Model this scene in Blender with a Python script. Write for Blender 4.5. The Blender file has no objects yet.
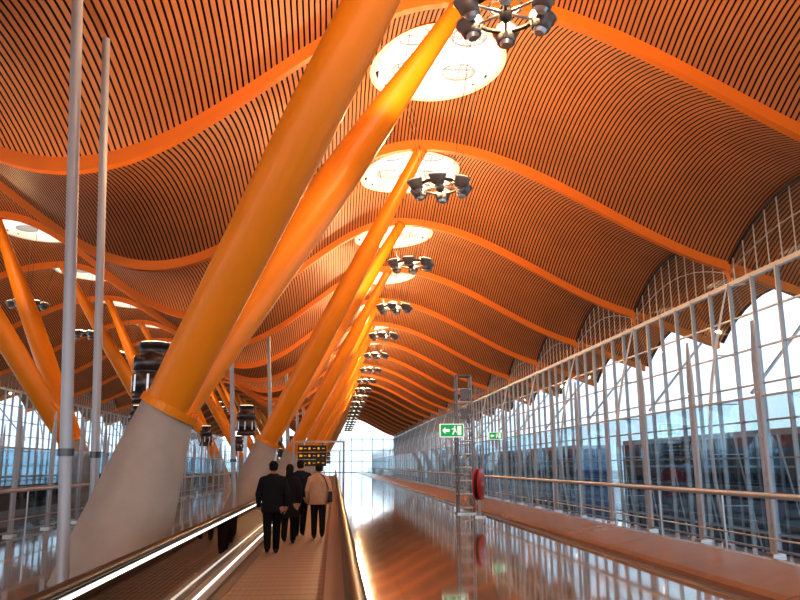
import bpy, math, random
from mathutils import Vector, Matrix
random.seed(4)
CZ=1.65
AX=-6.2          # symmetry axis of the pier
scene=bpy.context.scene
# ------------------------------------------------------------------ materials
def nm(name):
    m=bpy.data.materials.new(name); m.use_nodes=True
    return m, m.node_tree.nodes, m.node_tree.links, m.node_tree.nodes['Principled BSDF']
def M(name,col,rough=.5,metal=0.,noise=0.,nscale=4.,emit=None,es=0.,spec=.5,coat=0.,bump=0.):
    m,N,L,B=nm(name)
    B.inputs['Base Color'].default_value=(*col,1); B.inputs['Roughness'].default_value=rough
    B.inputs['Metallic'].default_value=metal; B.inputs['Specular IOR Level'].default_value=spec
    B.inputs['Coat Weight'].default_value=coat
    if emit: 
        B.inputs['Emission Color'].default_value=(*emit,1); B.inputs['Emission Strength'].default_value=es
    if noise or bump:
        tc=N.new('ShaderNodeTexCoord'); n=N.new('ShaderNodeTexNoise'); n.inputs['Scale'].default_value=nscale
        n.inputs['Detail'].default_value=5
        L.new(tc.outputs['Object'],n.inputs['Vector'])
        if noise:
            r=N.new('ShaderNodeMapRange'); r.inputs[3].default_value=1-noise; r.inputs[4].default_value=1+noise
            L.new(n.outputs['Fac'],r.inputs[0])
            mx=N.new('ShaderNodeVectorMath'); mx.operation='SCALE'; mx.inputs[0].default_value=col
            L.new(r.outputs[0],mx.inputs['Scale']); L.new(mx.outputs[0],B.inputs['Base Color'])
        if bump:
            b=N.new('ShaderNodeBump'); b.inputs['Strength'].default_value=bump; b.inputs['Distance'].default_value=.02
            L.new(n.outputs['Fac'],b.inputs['Height']); L.new(b.outputs[0],B.inputs['Normal'])
    return m
def Glass(name,tint,refl=.1,rough=.02):
    m=bpy.data.materials.new(name); m.use_nodes=True; N=m.node_tree.nodes; L=m.node_tree.links; N.clear()
    o=N.new('ShaderNodeOutputMaterial'); t=N.new('ShaderNodeBsdfTransparent'); g=N.new('ShaderNodeBsdfGlossy'); x=N.new('ShaderNodeMixShader')
    t.inputs[0].default_value=(*tint,1); g.inputs['Roughness'].default_value=rough
    lw=N.new('ShaderNodeLayerWeight'); lw.inputs[0].default_value=.25
    r=N.new('ShaderNodeMapRange'); r.inputs[3].default_value=refl*.6; r.inputs[4].default_value=min(1,refl*4)
    L.new(lw.outputs['Fresnel'],r.inputs[0]); L.new(r.outputs[0],x.inputs[0])
    L.new(t.outputs[0],x.inputs[1]); L.new(g.outputs[0],x.inputs[2]); L.new(x.outputs[0],o.inputs[0])
    return m
orange=M('orange_paint',(.95,.32,.012),.4,noise=.05,nscale=1.5,coat=.15)
beam_or=M('beam_orange',(.80,.225,.015),.5)
slat=M('bamboo_slat',(.58,.235,.092),.5,noise=.25,nscale=.6)
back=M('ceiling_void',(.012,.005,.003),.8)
conc=M('cast_concrete',(.46,.40,.355),.7,noise=.16,nscale=3,bump=.2)
steel=M('brushed_steel',(.62,.62,.64),.28,1.)
psteel=M('painted_steel',(.46,.48,.52),.4,.3)
dsteel=M('dark_steel',(.13,.12,.12),.3,.9)
msteel=M('mid_steel',(.26,.25,.25),.35,.6)
white=M('white_paint',(.74,.76,.80),.4)
rim=M('skylight_lining',(.95,.93,.88),.5)
black=M('black_rubber',(.012,.011,.012),.4)
glint=M('reflection_strip',(1,1,1),.4,emit=(1,.92,.85),es=1.8)  # emissive stand-in for bright reflections along the walkway steel
lens=M('lamp_lens',(1,1,1),.3,emit=(1,.85,.6),es=3.)
stone=M('ledge_stone',(.33,.19,.13),.22,noise=.15,nscale=2)
glass=Glass('clear_glass',(.84,.92,.96),.07)
fglass=Glass('facade_glass',(.84,.92,.97),.04)
lglass=Glass('lunette_glass',(.80,.86,.90),.16)
sglass=Glass('skylight_glass',(1,.99,.96),.02)
bglass=Glass('balustrade_glass',(.50,.45,.42),.22)
skin=M('skin',(.45,.24,.16),.5)
green=M('exit_green',(.0,.32,.09),.4,emit=(0,.5,.15),es=.5)
wsign=M('sign_white',(.9,.9,.9),.4,emit=(1,1,1),es=.6)
red=M('signal_red',(.60,.015,.012),.35,coat=.3)
yel=M('sign_yellow',(.9,.55,.02),.4,emit=(1,.55,.05),es=.4)
blueg=M('blue_glazing',(.010,.05,.12),.15,0.2,noise=.7,nscale=.6,spec=.3)
apron=M('apron_concrete',(.34,.37,.41),.8,noise=.1,nscale=.1)
lowfl=M('lower_floor',(.04,.055,.08),.3,noise=.2,nscale=.7)
# polished floor with slabs
def floor_mat():
    m,N,L,B=nm('polished_floor')
    tc=N.new('ShaderNodeTexCoord'); br=N.new('ShaderNodeTexBrick')
    br.inputs['Scale'].default_value=1.; br.offset=0
    br.inputs['Brick Width'].default_value=.9; br.inputs['Row Height'].default_value=.9; br.inputs['Mortar Size'].default_value=.012
    br.inputs['Color1'].default_value=(.46,.37,.32,1); br.inputs['Color2'].default_value=(.34,.27,.235,1); br.inputs['Mortar'].default_value=(.09,.07,.06,1)
    L.new(tc.outputs['Object'],br.inputs['Vector'])
    n=N.new('ShaderNodeTexNoise'); n.inputs['Scale'].default_value=1.1; n.inputs['Detail'].default_value=6
    L.new(tc.outputs['Object'],n.inputs['Vector'])
    mx=N.new('ShaderNodeMixRGB'); mx.blend_type='MULTIPLY'; mx.inputs[0].default_value=.4
    L.new(br.outputs['Color'],mx.inputs[1]); L.new(n.outputs['Fac'],mx.inputs[2]); L.new(mx.outputs[0],B.inputs['Base Color'])
    r=N.new('ShaderNodeMapRange'); r.inputs[3].default_value=.03; r.inputs[4].default_value=.10
    L.new(n.outputs['Fac'],r.inputs[0]); L.new(r.outputs[0],B.inputs['Roughness'])
    B.inputs['Specular IOR Level'].default_value=.9; B.inputs['Coat Weight'].default_value=.4; B.inputs['Coat Roughness'].default_value=.04
    b=N.new('ShaderNodeBump'); b.inputs['Strength'].default_value=.07; b.inputs['Distance'].default_value=.02
    L.new(n.outputs['Fac'],b.inputs['Height']); L.new(b.outputs[0],B.inputs['Normal'])
    return m
floorm=floor_mat()
def pallet_mat():
    m,N,L,B=nm('walkway_pallet')
    tc=N.new('ShaderNodeTexCoord'); w=N.new('ShaderNodeTexWave'); w.bands_direction='Y'; w.inputs['Scale'].default_value=.8
    L.new(tc.outputs['Object'],w.inputs['Vector'])
    cr=N.new('ShaderNodeValToRGB'); cr.color_ramp.elements[0].position=.0; cr.color_ramp.elements[0].color=(.20,.16,.135,1)
    cr.color_ramp.elements[1].position=.08; cr.color_ramp.elements[1].color=(.38,.295,.25,1)
    L.new(w.outputs['Fac'],cr.inputs[0]); L.new(cr.outputs[0],B.inputs['Base Color']); B.inputs['Roughness'].default_value=.5
    return m
pallet=pallet_mat()
# ------------------------------------------------------------------ mesh builder
class MB:
    def __init__(s): s.v=[];s.f=[];s.m=[];s.mats=[];s.sm=[]
    def mi(s,mat):
        if mat not in s.mats: s.mats.append(mat)
        return s.mats.index(mat)
    def add(s,vs,fs,mat,smooth=False):
        o=len(s.v); s.v+= [tuple(v) for v in vs]; k=s.mi(mat)
        for f in fs: s.f.append(tuple(i+o for i in f)); s.m.append(k); s.sm.append(smooth)
    def box(s,a,b,mat):
        x0,y0,z0=a;x1,y1,z1=b
        vs=[(x0,y0,z0),(x1,y0,z0),(x1,y1,z0),(x0,y1,z0),(x0,y0,z1),(x1,y0,z1),(x1,y1,z1),(x0,y1,z1)]
        s.add(vs,[(0,3,2,1),(4,5,6,7),(0,1,5,4),(1,2,6,5),(2,3,7,6),(3,0,4,7)],mat)
    def loft(s,rings,mat,cap=True,smooth=True,close=True):
        n=len(rings[0]); vs=[p for r in rings for p in r]; fs=[]
        for i in range(len(rings)-1):
            for j in range(n if close else n-1):
                k=(j+1)%n; fs.append((i*n+j,i*n+k,(i+1)*n+k,(i+1)*n+j))
        s.add(vs,fs,mat,smooth)
        if cap:
            s.add(rings[0],[tuple(range(n))[::-1]],mat); s.add(rings[-1],[tuple(range(n))],mat)
    def ring(s,c,nrm,r,n=12,r2=None,up=None):
        c=Vector(c); z=Vector(nrm).normalized()
        a=Vector(up) if up else (Vector((0,0,1)) if abs(z.z)<.9 else Vector((0,1,0)))
        x=a.cross(z).normalized(); y=z.cross(x); r2=r2 or r
        return [c+x*r*math.cos(2*math.pi*i/n)+y*r2*math.sin(2*math.pi*i/n) for i in range(n)]
    def cyl(s,p0,p1,r,mat,n=10,r1=None):
        d=Vector(p1)-Vector(p0); s.loft([s.ring(p0,d,r,n),s.ring(p1,d,r if r1 is None else r1,n)],mat)
    def tube(s,pts,rad,mat,n=10):
        pts=[Vector(p) for p in pts]; R=[]
        for i,p in enumerate(pts):
            d=(pts[min(i+1,len(pts)-1)]-pts[max(i-1,0)])
            R.append(s.ring(p,d,rad[i] if isinstance(rad,(list,tuple)) else rad,n))
        s.loft(R,mat)
    def lathe(s,c,prof,mat,n=20,axis=(0,0,1)):
        ax=Vector(axis).normalized(); s.loft([s.ring(Vector(c)+ax*h,ax,max(r,.001),n) for r,h in prof],mat)
    def sph(s,c,r,mat,n=12,sc=(1,1,1)):
        rings=[]
        for i in range(1,n//2+1):
            t=math.pi*i/(n//2+1)
            rings.append([Vector(c)+Vector((r*sc[0]*math.sin(t)*math.cos(2*math.pi*j/n),r*sc[1]*math.sin(t)*math.sin(2*math.pi*j/n),-r*sc[2]*math.cos(t))) for j in range(n)])
        s.loft(rings,mat)
    def torus(s,c,R,r,mat,n=28,k=8,axis=(0,0,1)):
        base=s.ring(c,axis,R,n); c=Vector(c); ax=Vector(axis).normalized(); vs=[];fs=[]
        for p in base:
            o=(p-c).normalized()
            for j in range(k):
                t=2*math.pi*j/k; vs.append(p+o*r*math.cos(t)+ax*r*math.sin(t))
        for i in range(n):
            for j in range(k):
                a=(i+1)%n;b=(j+1)%k; fs.append((i*k+j,a*k+j,a*k+b,i*k+b))
        s.add(vs,fs,mat,True)
    def mesh(s,name):
        me=bpy.data.meshes.new(name); me.from_pydata(s.v,[],s.f)
        for m in s.mats: me.materials.append(m)
        me.polygons.foreach_set('material_index',s.m); me.polygons.foreach_set('use_smooth',s.sm); me.update()
        return me
def put(name,me,loc=(0,0,0),scale=(1,1,1),rot=(0,0,0),parent=None):
    o=bpy.data.objects.new(name,me); scene.collection.objects.link(o); o.location=loc; o.scale=scale; o.rotation_euler=rot
    if parent: o.parent=parent
    return o
def mirx(x): return 2*AX-x
# ------------------------------------------------------------------ roof shape
def P(x):
    X=abs(x-AX)
    if X<9.2: return CZ+9-2.3*math.cos(math.pi*X/9.2)
    if X<20.2: return CZ+9+2.3*math.cos(math.pi*(X-9.2)/13)
    return P(AX+20.199)-.36*(X-20.2)
def rise(x):
    X=abs(x-AX); return .85 if X<9.2 else .85+.75*min(1,(X-9.2)/11)
def S(x,y):
    t=((y-17)/9)%1.0
    return P(x)+rise(x)*math.sin(math.pi*t)**.85
Y0,NB=-10,22
Y1=Y0+9*NB
XE=24.2
SKX=[3.0,mirx(3.0)]; SA,SB=1.95,2.25
SKY=[Y0+4.5+9*k for k in range(NB)]
def intervals(x):
    for cx in SKX:
        u=abs(x-cx)/SA
        if u<1:
            h=SB*math.sqrt(1-u*u); out=[];a=Y0
            for cy in SKY: out.append((a,cy-h)); a=cy+h
            out.append((a,Y1)); return out
    return [(Y0,Y1)]
ceil=MB()
def strips(pitch,width,dz,mat,mb):
    x=AX-XE
    while x<AX+XE:
        xa,xb=x,x+width; xm=(xa+xb)/2
        for a,b in intervals(xm):
            # break at rib lines and subdivide
            ys=[a]; k=math.ceil((a-Y0)/9+1e-6)
            while Y0+9*k<b-1e-6: ys.append(Y0+9*k); k+=1
            ys.append(b); yy=[]
            for i in range(len(ys)-1):
                n=max(1,int(round((ys[i+1]-ys[i])/.75)))
                yy+=[ys[i]+(ys[i+1]-ys[i])*j/n for j in range(n)]
            yy.append(b); vs=[];fs=[]
            for j,y in enumerate(yy):
                vs+=[(xa,y,S(xa,y)+dz),(xb,y,S(xb,y)+dz)]
                if j: fs.append((2*j-2,2*j,2*j+1,2*j-1))
            mb.add(vs,fs,mat,False)
        x+=pitch
strips(.126,.087,0,slat,ceil)
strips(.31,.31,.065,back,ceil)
put('ceiling',ceil.mesh('ceiling'))
# roof beams
b=MB(); R=[]
nx=100; xs=[AX-XE+2*XE*i/nx for i in range(nx+1)]
for x in xs:
    z=P(x); R.append([(x,-.12,z-.26),(x,.12,z-.26),(x,.16,z+.06),(x,-.16,z+.06)])
b.loft(R,beam_or,smooth=False)
bm=b.mesh('roof_beam')
for k in range(NB+1): put('roof_beam',bm,(0,Y0+9*k,0))
# skylights
for cx in SKX:
    s=MB(); n=48; rr=[[] for _ in range(5)]
    for i in range(n):
        a=2*math.pi*i/n; c,sn=math.cos(a),math.sin(a)
        z=S(cx+SA*c,SKY[0]+SB*sn)
        for k,(f,dz) in enumerate([(1.06,.0),(1.06,-.06),(.98,-.06),(.97,.2),(.96,.5)]):
            zz=z+dz if k<4 else S(cx,SKY[0])+.45
            rr[k].append((cx+SA*f*c,SB*f*sn,zz))
    s.loft(rr[:2],beam_or,cap=False); s.loft(rr[1:3],rim,cap=False); s.loft(rr[2:],rim,cap=False)
    zt=S(cx,SKY[0])+.4
    s.add([(cx+SA*.95*math.cos(2*math.pi*i/n),SB*.95*math.sin(2*math.pi*i/n),zt) for i in range(n)],[tuple(range(n))],sglass)
    for t in (-.9,0,.9):
        h=SB*.95*math.sqrt(1-(t/1.9)**2); s.cyl((cx+t,-h,zt),(cx+t,h,zt),.03,white,6)
    for t in (-1.4,-.5,.5,1.4):
        h=SA*.95*math.sqrt(1-(t/2.2)**2); s.cyl((cx-h,t,zt),(cx+h,t,zt),.03,white,6)
    for (px,py) in [(-.85,-1.0),(.8,-1.05),(-.8,1.05),(.8,1.05)]:   # round perforated baffles
        s.torus((cx+px,py,zt-.3),.52,.03,psteel,20,5)
        for q in range(-4,5):
            t=q*.11; h=math.sqrt(max(.01,.52**2-t*t)); s.cyl((cx+px+t,py-h,zt-.3),(cx+px+t,py+h,zt-.3),.014,psteel,5); s.cyl((cx+px-h,py+t,zt-.3),(cx+px+h,py+t,zt-.3),.014,psteel,5)
    me=s.mesh('skylight')
    for cy in SKY: put('skylight',me,(0,cy,0))
# ------------------------------------------------------------------ columns
c=MB()
J=Vector((-2.6,0,2.5)); ax=Vector((.474,0,.88)).normalized(); u=Vector((.88,0,-.474))
rings=[]
for t in [0,.12,.3,.5,.7,.85,1]:
    cen=Vector((-3.38,0,-.02)).lerp(J,t); n=Vector((0,0,1)).lerp(ax,t).normalized(); uu=Vector((n.z,0,-n.x))
    ra=.80*(1-t)+.42*t; rb=.90*(1-t)+.66*t
    rings.append([cen+uu*ra*math.cos(2*math.pi*i/36)+Vector((0,1,0))*rb*math.sin(2*math.pi*i/36) for i in range(36)])
c.loft(rings,conc)
def elp(cen,ra,rb): return [cen+u*ra*math.cos(2*math.pi*i/36)+Vector((0,1,0))*rb*math.sin(2*math.pi*i/36) for i in range(36)]
c.loft([elp(J-ax*.02,.46,.71),elp(J+ax*.1,.46,.71)],orange,smooth=False)
for i in range(24):
    a=2*math.pi*i/24; p=J+ax*.1+u*.41*math.cos(a)+Vector((0,1,0))*.66*math.sin(a); c.cyl(p,p+ax*.06,.03,orange,6)
for sg in (-1,1):
    a=J+Vector((0,.30*sg,0)); e=Vector((3.0,4.5*sg,P(3.0)-.2)); pts=[];rad=[]
    for i in range(21):
        t=i/20; pts.append(a.lerp(e,t)); rad.append(.335+.06*math.sin(math.pi*min(1,t*1.25))-.13*max(0,(t-.45)/.55)**1.3)
    c.tube(pts,rad,orange,28)
    d=(e-a).normalized(); c.cyl(e-d*.3,e-d*.15,.225,orange,16); c.lathe(e-d*.1,[(.23,0),(.24,.06),(.1,.16)],beam_or,16,d)
cm=c.mesh('support_column')
BY=[-5.5+18*k for k in range(11)]
for y in BY: put('support_column',cm,(0,y,0))
for y in BY: put('support_column',cm,(2*AX,y,0),(-1,1,1))
# ------------------------------------------------------------------ pendant clusters
p=MB()
p.torus((0,0,0),.62,.045,dsteel,32,8); p.torus((0,0,.12),.30,.03,steel,24,8)
p.lathe((0,0,-.12),[(.05,-.06),(.12,0),(.12,.22),(.05,.3)],dsteel,16)
for i in range(6):
    a=math.pi/3*i+.3; dx,dy=math.cos(a),math.sin(a)
    p.cyl((0,0,0),(dx*.62,dy*.62,0),.028,steel,8)
    cc=(dx*.76,dy*.76,.0)
    ax_=Vector((dx*.25,dy*.25,1))
    p.lathe(cc,[(.10,-.20),(.17,-.19),(.20,-.06),(.235,.02),(.25,.06),(.25,.10),(.22,.11)],msteel,20,ax_)
    p.torus(Vector(cc)+ax_.normalized()*.08,.25,.018,steel,20,6,ax_)
    p.lathe(Vector(cc)+ax_.normalized()*.105,[(.215,0),(.19,.02)],lens,20,ax_)
    p.lathe(Vector(cc)-ax_.normalized()*.2,[(.13,0),(.09,-.07)],steel,16,ax_)
    p.box((dx*.62-.05,dy*.62-.05,-.16),(dx*.62+.05,dy*.62+.05,.14),dsteel)
for i in range(4):
    a=math.pi/2*i+.5; p.cyl((.6*math.cos(a),.6*math.sin(a),0),(1.7*math.cos(a)*.9,1.95*math.sin(a)*.9,3.75),.010,dsteel,5)
pm=p.mesh('pendant_lamp_cluster')
for j,cx in enumerate(SKX):
    for i,cy in enumerate(SKY):
        o=put('pendant_lamp_cluster',pm,(cx,cy,8.0+CZ))
        if cy<110 and cy>0:
            l=bpy.data.lights.new('lamp_glow','POINT'); l.energy=1150 if j==0 else 280; l.color=(1,.67,.36); l.shadow_soft_size=.12
            lo=put('lamp_glow',l,(0,0,.4),parent=o)
# ------------------------------------------------------------------ uplighter masts and slim poles
d=MB()
d.cyl((0,0,0),(0,0,2.95),.07,steel,12); d.lathe((0,0,0),[(.22,0),(.22,.03),(.08,.06)],steel,20)
d.lathe((0,0,2.95),[(.14,0),(.40,.02),(.40,.16),(.36,.17),(.36,.22),(.42,.23),(.42,.62),(.37,.64),(.37,.70),(.41,.71),(.41,1.0),(.3,1.02),(.3,1.2),(.33,1.21),(.33,1.3)],dsteel,28)
d.lathe((0,0,4.23),[(.3,0.03),(.28,.04)],lens,24)
for i in range(8):
    a=math.pi/4*i; d.box((.41*math.cos(a)-.025,.41*math.sin(a)-.025,3.2),(.41*math.cos(a)+.025,.41*math.sin(a)+.025,3.55),steel)
dm=d.mesh('uplighter_mast')
def slim(h):
    q=MB()
    q.tube([(0,0,0),(-.027*h,0,h*.5),(-.054*h,0,h)],.085,psteel,12); q.lathe((0,0,0),[(.2,0),(.2,.04),(.1,.1)],steel,16)
    q.cyl((-.1,0,1.8),(-.1,0,1.9),.11,dsteel,12)
    return q.mesh('slim_pole')
q1=slim(S(-4.0,11.2)-.1); q2=slim(S(-4.4,13.6)-.1)
for k in range(-1,8):  # first pair, out of view behind the camera, added to light the near column
    y=17+18*k
    for sx,ox in ((1,0),(-1,2*AX)):
        o=put('uplighter_mast',dm,(ox+sx*-3.9,y,0))
        if k<5:
            l=bpy.data.lights.new('uplight','SPOT'); l.energy=(450 if k>=0 else 1800) if sx>0 else 360; l.color=(1,.65,.38); l.spot_size=2.3; l.spot_blend=.8; l.shadow_soft_size=.2
            put('uplight',l,(0,0,4.4),rot=(math.pi,0,0),parent=o)
    if k>=0:
        put('slim_pole',q1,(-3.56,11.15+18*k,0)); put('slim_pole',q2,(-3.90,13.6+18*k,0),(.85,.85,1))
# ------------------------------------------------------------------ floors
f=MB(); f.box((mirx(8.1),-14,-.4),(8.1,Y1,0),floorm); put('floor',f.mesh('floor'))
f=MB(); f.box((8.1,-14,-4.4),(14.3,Y1,-4),lowfl); f.box((mirx(14.3),-14,-4.4),(mirx(8.1),Y1,-4),lowfl); put('floor_lower_level',f.mesh('floor_lower_level'))
f=MB(); f.box((-400,-100,-6.4),(500,900,-6),apron); put('apron_ground',f.mesh('apron_ground'))
# ledges
def ledge():
    m=MB(); L=6.0; y=-3
    while y<Y1-6:
        a,bb=y+.02,y+L-.02
        pr=[(5.1,0),(5.1,.10),(5.22,.14),(6.15,.30),(6.3,.30),(6.3,0)]
        m.loft([[(px,a,pz) for px,pz in pr],[(px,bb,pz) for px,pz in pr]],stone,smooth=False); y+=L
    m.box((5.06,-3,0),(5.1,Y1-6,.03),steel)
    return m.mesh('stone_ledge')
lm=ledge(); put('stone_ledge',lm); put('stone_ledge',lm,(2*AX,0,0),(-1,1,1))
# ------------------------------------------------------------------ moving walkway
w=MB(); ya,yb=-3,128
w.box((-1.37,ya,.0),(-.11,yb,.035),pallet)
for i in range(16):
    x=-1.33+i*.08; w.box((x,ya,.035),(x+.018,yb,.042),pallet)
for sg,xh in ((-1,-1.61),(1,.13)):
    xi=-1.37 if sg<0 else -.11
    w.box((min(xi,xi+sg*.03),ya,.0),(max(xi,xi+sg*.03),yb,.22),steel)
    w.box((min(xi,xh+sg*.10),ya,.20),(max(xi,xh+sg*.10),yb,.25),psteel)
    w.box((min(xh+sg*.06,xh+sg*.10),ya,.0),(max(xh+sg*.06,xh+sg*.10),yb,.2),psteel)
    w.box((xh-.008,ya+.3,.25),(xh+.008,yb-.3,.90),bglass)
    w.box((xh-.035,ya,.87),(xh+.035,yb,.91),steel)
    R=[]
    path=[(ya+.1,.3),(ya-.25,.45),(ya-.3,.7),(ya-.1,.9),(ya+.2,.945),(yb-.2,.945),(yb+.1,.9),(yb+.3,.7),(yb+.25,.45),(yb-.1,.3)]
    for (yy,zz) in path: R.append([(xh+.055*math.cos(2*math.pi*i/12),yy,zz+.03*math.sin(2*math.pi*i/12)) for i in range(12)])
    w.loft(R,black)
w.box((-1.575,ya+.3,.875),(-1.565,yb-.3,.90),glint)  # glowing lines painted in as reflections on handrail and deck, no lamps
w.box((-1.50,ya+.3,.25),(-1.47,yb-.3,.262),glint)
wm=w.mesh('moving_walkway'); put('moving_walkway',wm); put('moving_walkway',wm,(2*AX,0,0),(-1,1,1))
# ------------------------------------------------------------------ glazed screens
def screen(x0,h,ya,yb,sp,rail_dx,bar=True):
    m=MB(); y=ya
    while y<=yb:
        for o in (-.07,.07): m.tube([(x0,y+o,0),(x0,y+o,h*.82),(x0,y+o*.3,h)],[.05,.045,.018],psteel,8)
        m.box((x0-.12,y-.14,0),(x0+.12,y+.14,.05),steel)
        for zz in (.5,1.3,2.1,2.9): 
            if zz<h-.6: m.box((x0-.03,y-.1,zz),(x0+.03,y+.1,zz+.06),steel)
        if rail_dx: 
            m.cyl((x0+rail_dx,y,0),(x0+rail_dx,y,1.1),.025,steel,8)
        if y+sp<=yb:
            m.box((x0-.01,y+.14,.12),(x0+.01,y+sp-.14,h*.66),glass)
            if bar:
                m.box((x0-.02,y,.08),(x0+.02,y+sp,.12),steel); m.box((x0-.02,y,h*.66),(x0+.02,y+sp,h*.66+.04),psteel)
        y+=sp
    if rail_dx: m.cyl((x0+rail_dx,ya,1.12),(x0+rail_dx,yb,1.12),.05,psteel,10); m.cyl((x0+rail_dx,ya,.45),(x0+rail_dx,yb,.45),.015,steel,6)
    return m.mesh('glass_screen')
sm=screen(7.9,4.3,2.8,170,2.8,-.9)
put('glass_screen',sm); put('glass_screen',sm,(2*AX,0,0),(-1,1,1))
put('glass_partition',screen(-7.9,3.2,18,60,2.5,.35))
# ------------------------------------------------------------------ outer facade with mullions and lunettes
def facade():
    m=MB(); x0=14.0; zt=7.85; y=-10
    m.box((x0-.01,Y0,-4),(x0+.01,Y1,zt),fglass)
    m.box((x0-.07,Y0,zt-.08),(x0+.1,Y1,zt+.08),psteel)
    for z in (-.6,.6,1.8,3.0,4.2,5.4,6.6): m.box((x0-.03,Y0,z-.028),(x0+.06,Y1,z+.028),psteel)
    k=0
    while y<=Y1:
        m.box((x0-.10,y-.03,-4),(x0+.05,y+.03,zt),psteel)
        if k%6==0:
            pts=[(x0-.12-1.1*math.sin(math.pi*i/14),y,-4+(zt+4)*i/14) for i in range(15)]
            m.tube(pts,[.03+.04*math.sin(math.pi*i/14) for i in range(15)],white,8)
            for i in (3,5,7,9,11): m.cyl(pts[i],(x0,y,pts[i][2]),.02,steel,6)
        y+=1.5; k+=1
    # lunettes
    for b_ in range(NB):
        n=24; arc=[(x0,Y0+9*b_+9*i/n,S(x0,Y0+9*b_+(9*i/n if 0<i<n else .0001))-.08) for i in range(n+1)]
        m.tube(arc,.06,dsteel,8)
        low=[(x0,q_[1],zt) for q_ in arc]
        m.add(arc+low,[(i,i+1,n+2+i,n+1+i) for i in range(n)],lglass)
        for i in range(1,n,2): m.cyl(low[i],arc[i],.025,psteel,5)
        m.tube([(x0,q_[1],zt+(q_[2]-zt)*.55) for q_ in arc],.02,psteel,5)
        yy=Y0+9*b_; m.cyl((x0-.1,yy,P(x0)-.2),(x0+.1,yy,zt),.08,beam_or,8)
    return m.mesh('window_facade')
fm=facade(); put('window_1',fm); put('window_2',fm,(2*AX,0,0),(-1,1,1))
# glazed end of the pier
m=MB(); x=mirx(14)
while x<=14.01:
    m.box((x-.06,Y1+.3,-4),(x+.06,Y1+.5,P(x)-.3),psteel); x+=20.2*2/16
for z in (0,2.5,5,7.5): m.box((mirx(14),Y1+.3,z),(14,Y1+.45,z+.12),psteel)
m.box((mirx(14),Y1+.38,0),(14,Y1+.40,8.1),glass)
put('window_3',m.mesh('window_end'))
# canopy struts outside
m=MB()
m.cyl((14.4,0,4),(17.2,0,P(17.2)-.25),.06,white,10)
om=m.mesh('canopy_strut')
for k in range(NB+1):
    put('canopy_strut',om,(0,Y0+9*k,0)); put('canopy_strut',om,(2*AX,Y0+9*k,0),(-1,1,1))
# ------------------------------------------------------------------ jet bridges outside
m=MB(); LJ=38
m.box((20.5,0,-3.5),(23.5,LJ,-3.2),psteel); m.box((20.5,0,2.9),(23.5,LJ,3.2),psteel); m.box((20.6,0,-3.2),(23.4,LJ,2.9),blueg)
for i in range(20): m.box((20.45,i*2-.05,-3.2),(20.55,i*2+.05,2.9),psteel)
for zz in (-1.6,.2,1.4): m.box((20.45,0,zz),(20.55,LJ,zz+.1),psteel)
for i in range(0,19,2): m.cyl((20.42,i*2,-3.2),(20.42,i*2+2,2.9),.05,white,5)
for yy in (3,35): m.cyl((22,yy,-6),(22,yy,-3.5),.35,steel,14)
jm=m.mesh('jet_bridge')
for k in range(4): put('jet_bridge',jm,(0,17+50*k,0))
m=MB()
for i in range(9):
    a=30+i*30; h=4+3*((i*7)%3); m.box((120,a,-6),(140,a+26,-6+h),apron); m.box((119.9,a+1,-6+h*.4),(120,a+25,-6+h*.75),blueg)
put('distant_terminal_building',m.mesh('distant_terminal_building'))
# ------------------------------------------------------------------ lattice sign mast, exit sign, hose reel
def lattice():
    m=MB(); h=4.7; r=.25
    for sx in (-r,r):
        for sy in (-r,r): m.cyl((sx,sy,0),(sx,sy,h),.035,msteel,8)
    z=.2
    while z<h:
        for a_,b_ in (((-r,-r),(r,-r)),((r,-r),(r,r)),((r,r),(-r,r)),((-r,r),(-r,-r))):
            m.cyl((*a_,z),(*b_,z),.028,white,5)
            if z+.45<h: m.cyl((*a_,z),(*b_,z+.45),.015,psteel,5)
        z+=.45
    m.box((-.33,-.33,0),(.33,.33,.05),steel); m.box((-.29,-.29,h),(.29,.29,h+.05),dsteel)
    for zz in (3.2,3.9): m.box((-.12,-.35,zz),(.12,-.25,zz+.35),dsteel)
    return m.mesh('lattice_mast')
la=lattice()
for y in (27.4,): put('lattice_mast',la,(4.50,y,0))
def exit_sign(w_=.85,h_=.46):
    m=MB(); m.box((-w_/2,-.05,-h_/2),(w_/2,.05,h_/2),wsign); m.box((-w_/2+.03,-.06,-h_/2+.03),(w_/2-.03,-.05,h_/2-.03),green)
    def pol(pts): m.add([(a*w_,-.065,b_*h_) for a,b_ in pts],[tuple(range(len(pts)))],wsign)
    pol([(-.40,.0),(-.27,-.26),(-.27,-.1),(-.1,-.1),(-.1,.1),(-.27,.1),(-.27,.26)])
    pol([(.22,-.34),(.38,-.34),(.38,.34),(.22,.34)])
    pol([(.0,-.3),(.06,-.3),(.12,0),(.18,-.2),(.2,-.18),(.14,.16),(.04,.2),(-.03,.08),(.0,.06),(.05,.12),(.08,.1)])
    pol([(.09,.22),(.14,.22),(.14,.34),(.09,.34)])
    return m.mesh('exit_sign')
es=exit_sign()
put('exit_sign',es,(4.02,27.0,2.80)); put('exit_sign',es,(7.45,36.3,2.95),(.75,1,.75))
m=MB()
m.lathe((0,0,0),[(.12,-.11),(.48,-.10),(.5,-.09),(.5,-.06),(.42,-.05),(.42,.05),(.5,.06),(.5,.09),(.48,.10),(.12,.11)],red,28,(1,-.45,0))
m.torus((0,0,0),.44,.045,black,28,8,(1,-.45,0)); m.lathe((0,0,0),[(.08,-.15),(.08,.15)],steel,12,(1,-.45,0))
m.box((-.05,-.04,-1.02),(.05,.04,0),psteel); m.box((-.18,-.18,-1.02),(.18,.18,-.98),steel)
put('fire_hose_reel',m.mesh('fire_hose_reel'),(4.66,25.6,1.02))
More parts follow.
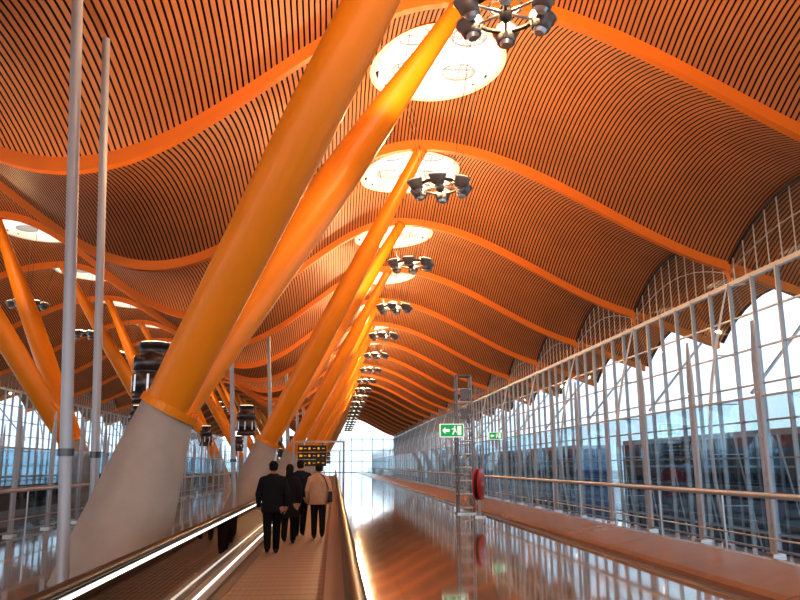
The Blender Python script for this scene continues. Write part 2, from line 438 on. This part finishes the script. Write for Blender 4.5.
# overhead flight information sign
m=MB()
for x in (-1.95,.42): m.cyl((x,0,0),(x,0,2.95),.05,psteel,10); m.box((x-.12,-.12,0),(x+.12,.12,.04),steel)
m.box((-2.0,-.05,2.92),(.47,.05,3.0),psteel)
for r in range(3):
    z=2.50-r*.34; m.box((-1.75,-.12,z),(-.40,.12,z+.29),black)
    for i in range(3): 
        m.box((-1.68+i*.43,-.13,z+.10),(-1.68+i*.43+(.09 if i else .14),-.12,z+.20),yel)
        m.box((-1.47+i*.43,-.13,z+.13),(-1.47+i*.43+.12,-.12,z+.16),yel)
for x in (-1.5,-.6): m.cyl((x,0,1.9),(x,0,2.95),.025,dsteel,6)
me=m.mesh('information_sign'); put('information_sign',me,(0,38,-.2)); put('information_sign',me,(0,74,0))
# ------------------------------------------------------------------ people
def person(name,loc,yaw,h,jacket,trous,hair,stride=.25,swing=.2,coat=False,female=False,bag=None,bulk=1.0):
    b=MB(); dm_=skin
    def cap(p0,p1,r0,r1):
        b.cyl(p0,p1,r0,dm_,14,r1); b.sph(p0,r0,dm_,14); b.sph(p1,r1,dm_,14)
    sw=(.185 if not female else .160)*bulk
    prof=[(.70,.0,0),(.76,.205,.155),(.92,.20,.155),(1.04,.195,.15),(1.18,.20,.15),(1.30,.20,.145),(1.38,.165,.12),(1.43,.11,.09),(1.475,.075,.075)]
    if coat: prof=[(.55,.22,.18),(.65,.21,.17),(.80,.20,.155),(.92,.19,.145),(1.04,.17,.13)]+[(1.18,.175,.13),(1.30,.18,.13)]+prof[6:]
    else: prof=prof[1:]
    b.loft([[Vector((rx*bulk*math.cos(2*math.pi*i/24),ry*math.sin(2*math.pi*i/24)-.01*(z>1.1),z)) for i in range(24)] for z,rx,ry in prof],dm_)
    cap((0,-.005,1.40),(0,.012,1.50),.058,.052)
    b.sph((0,.015,1.585),.095,dm_,20,(.82,1.02,1.12)); b.sph((0,.045,1.535),.06,dm_,14,(.9,.95,.9))
    b.sph((0,.115,1.572),.014,dm_,8,(.8,1,1.6))
    for sx in (-1,1): b.sph((sx*.080,.0,1.578),.024,dm_,8,(.45,.8,1.3))
    b.sph((0,-.01,1.605),.104,dm_,20,(.88,1.0,1.02))
    if female: b.sph((0,-.055,1.50),.085,dm_,14,(1.05,.7,1.5))
    hands=[]
    for sx in (-1,1):
        f=-sx*swing
        sh=Vector((sx*sw,-.005,1.345)); el=Vector((sx*(sw+.075),-.03+f*.55,1.09)); wr=Vector((sx*(sw+.06),.06+f*1.15,.865))
        cap((sx*.1,0,1.37),sh,.072,.072); cap(sh,el,.074,.062); cap(el,wr,.060,.046)
        dr=(wr-el).normalized(); pa=wr+dr*.06
        cap(wr,pa,.026,.03); hands.append((wr,dr,sx))
    for sx in (-1,1):
        f=sx*stride
        hip=Vector((sx*.09,0,.88)); an=Vector((sx*.09,f-.03,.085+(.07 if f<0 else 0)))
        kn=(hip+an)/2+Vector((0,.055,.0)); kn.z=.49
        cap(hip,kn,.105,.080)
        calf=kn.lerp(an,.35)+Vector((0,-.012,0)); cap(kn,calf,.078,.074); cap(calf,an,.074,.062)
        tilt=-.05 if f<0 else 0
        cap(an+Vector((0,-.02,-.035)),an+Vector((0,.16,-.05+tilt)),.045,.034)
        cap(an+Vector((0,-.045,-.04)),an+Vector((0,.0,-.04)),.042,.042)
    me=b.mesh('tmp'); o=put('tmp',me); md=o.modifiers.new('r','REMESH'); md.mode='VOXEL'; md.voxel_size=.011
    sm_=o.modifiers.new('s','SMOOTH'); sm_.iterations=4; sm_.factor=.5
    dg=bpy.context.evaluated_depsgraph_get(); nm_=bpy.data.meshes.new_from_object(o.evaluated_get(dg))
    bpy.data.objects.remove(o)
    out=MB(); vs=[v.co.copy() for v in nm_.vertices]
    jm_=M(name+'_jacket',jacket,.9,noise=.25,nscale=9,spec=.2,bump=.8); tm=M(name+'_trousers',trous,.9,noise=.1,nscale=9,spec=.15); hm=M(name+'_hair',hair,.7,spec=.2); sho=M(name+'_shoes',(.015,.012,.012),.35)
    hem=.56 if coat else .77
    for pl in nm_.polygons:
        cx_,cy_,cz_=pl.center; m_=jm_
        handp=any((pl.center-wr).dot(dr)>0.0 and (pl.center-wr).length<.16 for wr,dr,sx in hands)
        if handp: m_=skin
        elif cz_>1.465:
            m_=hm if (cz_>1.635 or (cy_<-.0+ (cz_-1.55)*.6 and cz_>1.52)) and not(abs(cx_)>.079 and cz_<1.61) or (female and cy_<-.03) else skin
        elif cz_<.075: m_=sho
        elif cz_<hem and abs(cx_)<.22: m_=tm
        out.mi(m_); out.f.append(tuple(pl.vertices)); out.m.append(out.mi(m_)); out.sm.append(True)
    out.v=[tuple(v) for v in vs]
    for wr,dr,sx in hands:
        side=Vector((0,1,0)); side=(side-dr*side.dot(dr)).normalized(); inw=Vector((-sx,0,0))
        for k,(o_,ln) in enumerate(((.026,.070),(.009,.080),(-.009,.074),(-.026,.058))):
            a=wr+dr*.075+side*o_; bb=a+dr*ln*.5+inw*.006; cc=bb+dr*ln*.38+inw*.022
            out.tube([a,bb,cc],[.0095,.0088,.007],skin,8); out.sph(cc,.007,skin,6)
        a=wr+dr*.03+side*.022; bb=a+side*.022+dr*.03+inw*.01; cc=bb+dr*.03+inw*.01
        out.tube([a,bb,cc],[.012,.010,.008],skin,8); out.sph(cc,.008,skin,6)
    for sx in (-1,1):
        out.sph((sx*.032,.1,1.59),.011,white,8); out.sph((sx*.032,.109,1.59),.006,black,6)
    out.sph((0,.103,1.532),.016,red,8,(1.3,.4,.35))
    out.torus((0,-.002,1.45),.070,.018,jm_,20,8)
    if bag:
        bm_=M(name+'_bag',bag,.6)
        out.box((.22,-.12,.82),(.32,.16,1.06),bm_); out.tube([(.26,-.1,1.04),(.12,-.13,1.40),(.0,-.05,1.47),(-.02,.14,1.3),(.22,.15,1.04)],.014,bm_,6)
    mo=out.mesh(name); k=h/1.70
    return put(name,mo,loc,(k,k,k),(0,0,yaw))
blk=(.008,.008,.009)
person('man_walking',(-1.16,15.3,.04),.12,1.70,(.012,.012,.016),(.010,.010,.013),blk,.22,.08,bulk=1.04)
person('woman_walking',(-.96,17.3,.04),-.03,1.64,(.018,.012,.014),(.012,.012,.014),(.015,.008,.005),.10,.08,coat=True,female=True)
person('man_walking',(-.80,18.9,.04),-.1,1.74,(.014,.018,.032),(.012,.012,.015),blk,-.16,.12)
person('man_walking',(-.36,18.3,.04),.04,1.66,(.58,.36,.24),(.02,.02,.025),(.02,.012,.008),-.14,.06,bag=(.03,.02,.02))
person('man_walking',(-6.9,25,.0),.5,1.72,(.012,.012,.015),(.012,.012,.015),blk,.12,.15)
# ------------------------------------------------------------------ world
wd=bpy.data.worlds.new('world'); scene.world=wd; wd.use_nodes=True; N=wd.node_tree.nodes; L=wd.node_tree.links
bg=N['Background']; bg.inputs['Strength'].default_value=3.0
tc=N.new('ShaderNodeTexCoord'); sp=N.new('ShaderNodeSeparateXYZ'); cr=N.new('ShaderNodeValToRGB')
L.new(tc.outputs['Generated'],sp.inputs[0]); L.new(sp.outputs['Z'],cr.inputs[0]); L.new(cr.outputs[0],bg.inputs[0])
cr.color_ramp.elements[0].color=(.54,.59,.64,1); cr.color_ramp.elements[1].color=(1,.97,.93,1); cr.color_ramp.elements[1].position=.5
# ------------------------------------------------------------------ camera
cam=bpy.data.cameras.new('camera'); co=put('camera',cam); scene.camera=co
cam.lens=35; cam.sensor_width=36; cam.clip_end=2000
yw=math.atan(65/778); pt=math.atan(165/778); roll=math.radians(.4)
co.matrix_world=Matrix.Translation((0,0,CZ)) @ Matrix.Rotation(-yw,4,'Z') @ Matrix.Rotation(math.pi/2+pt,4,'X') @ Matrix.Rotation(-roll,4,'Z')
scene.view_settings.view_transform='Standard'
scene.view_settings.look='None'
scene.view_settings.exposure=0.08
scene.view_settings.gamma=0.84
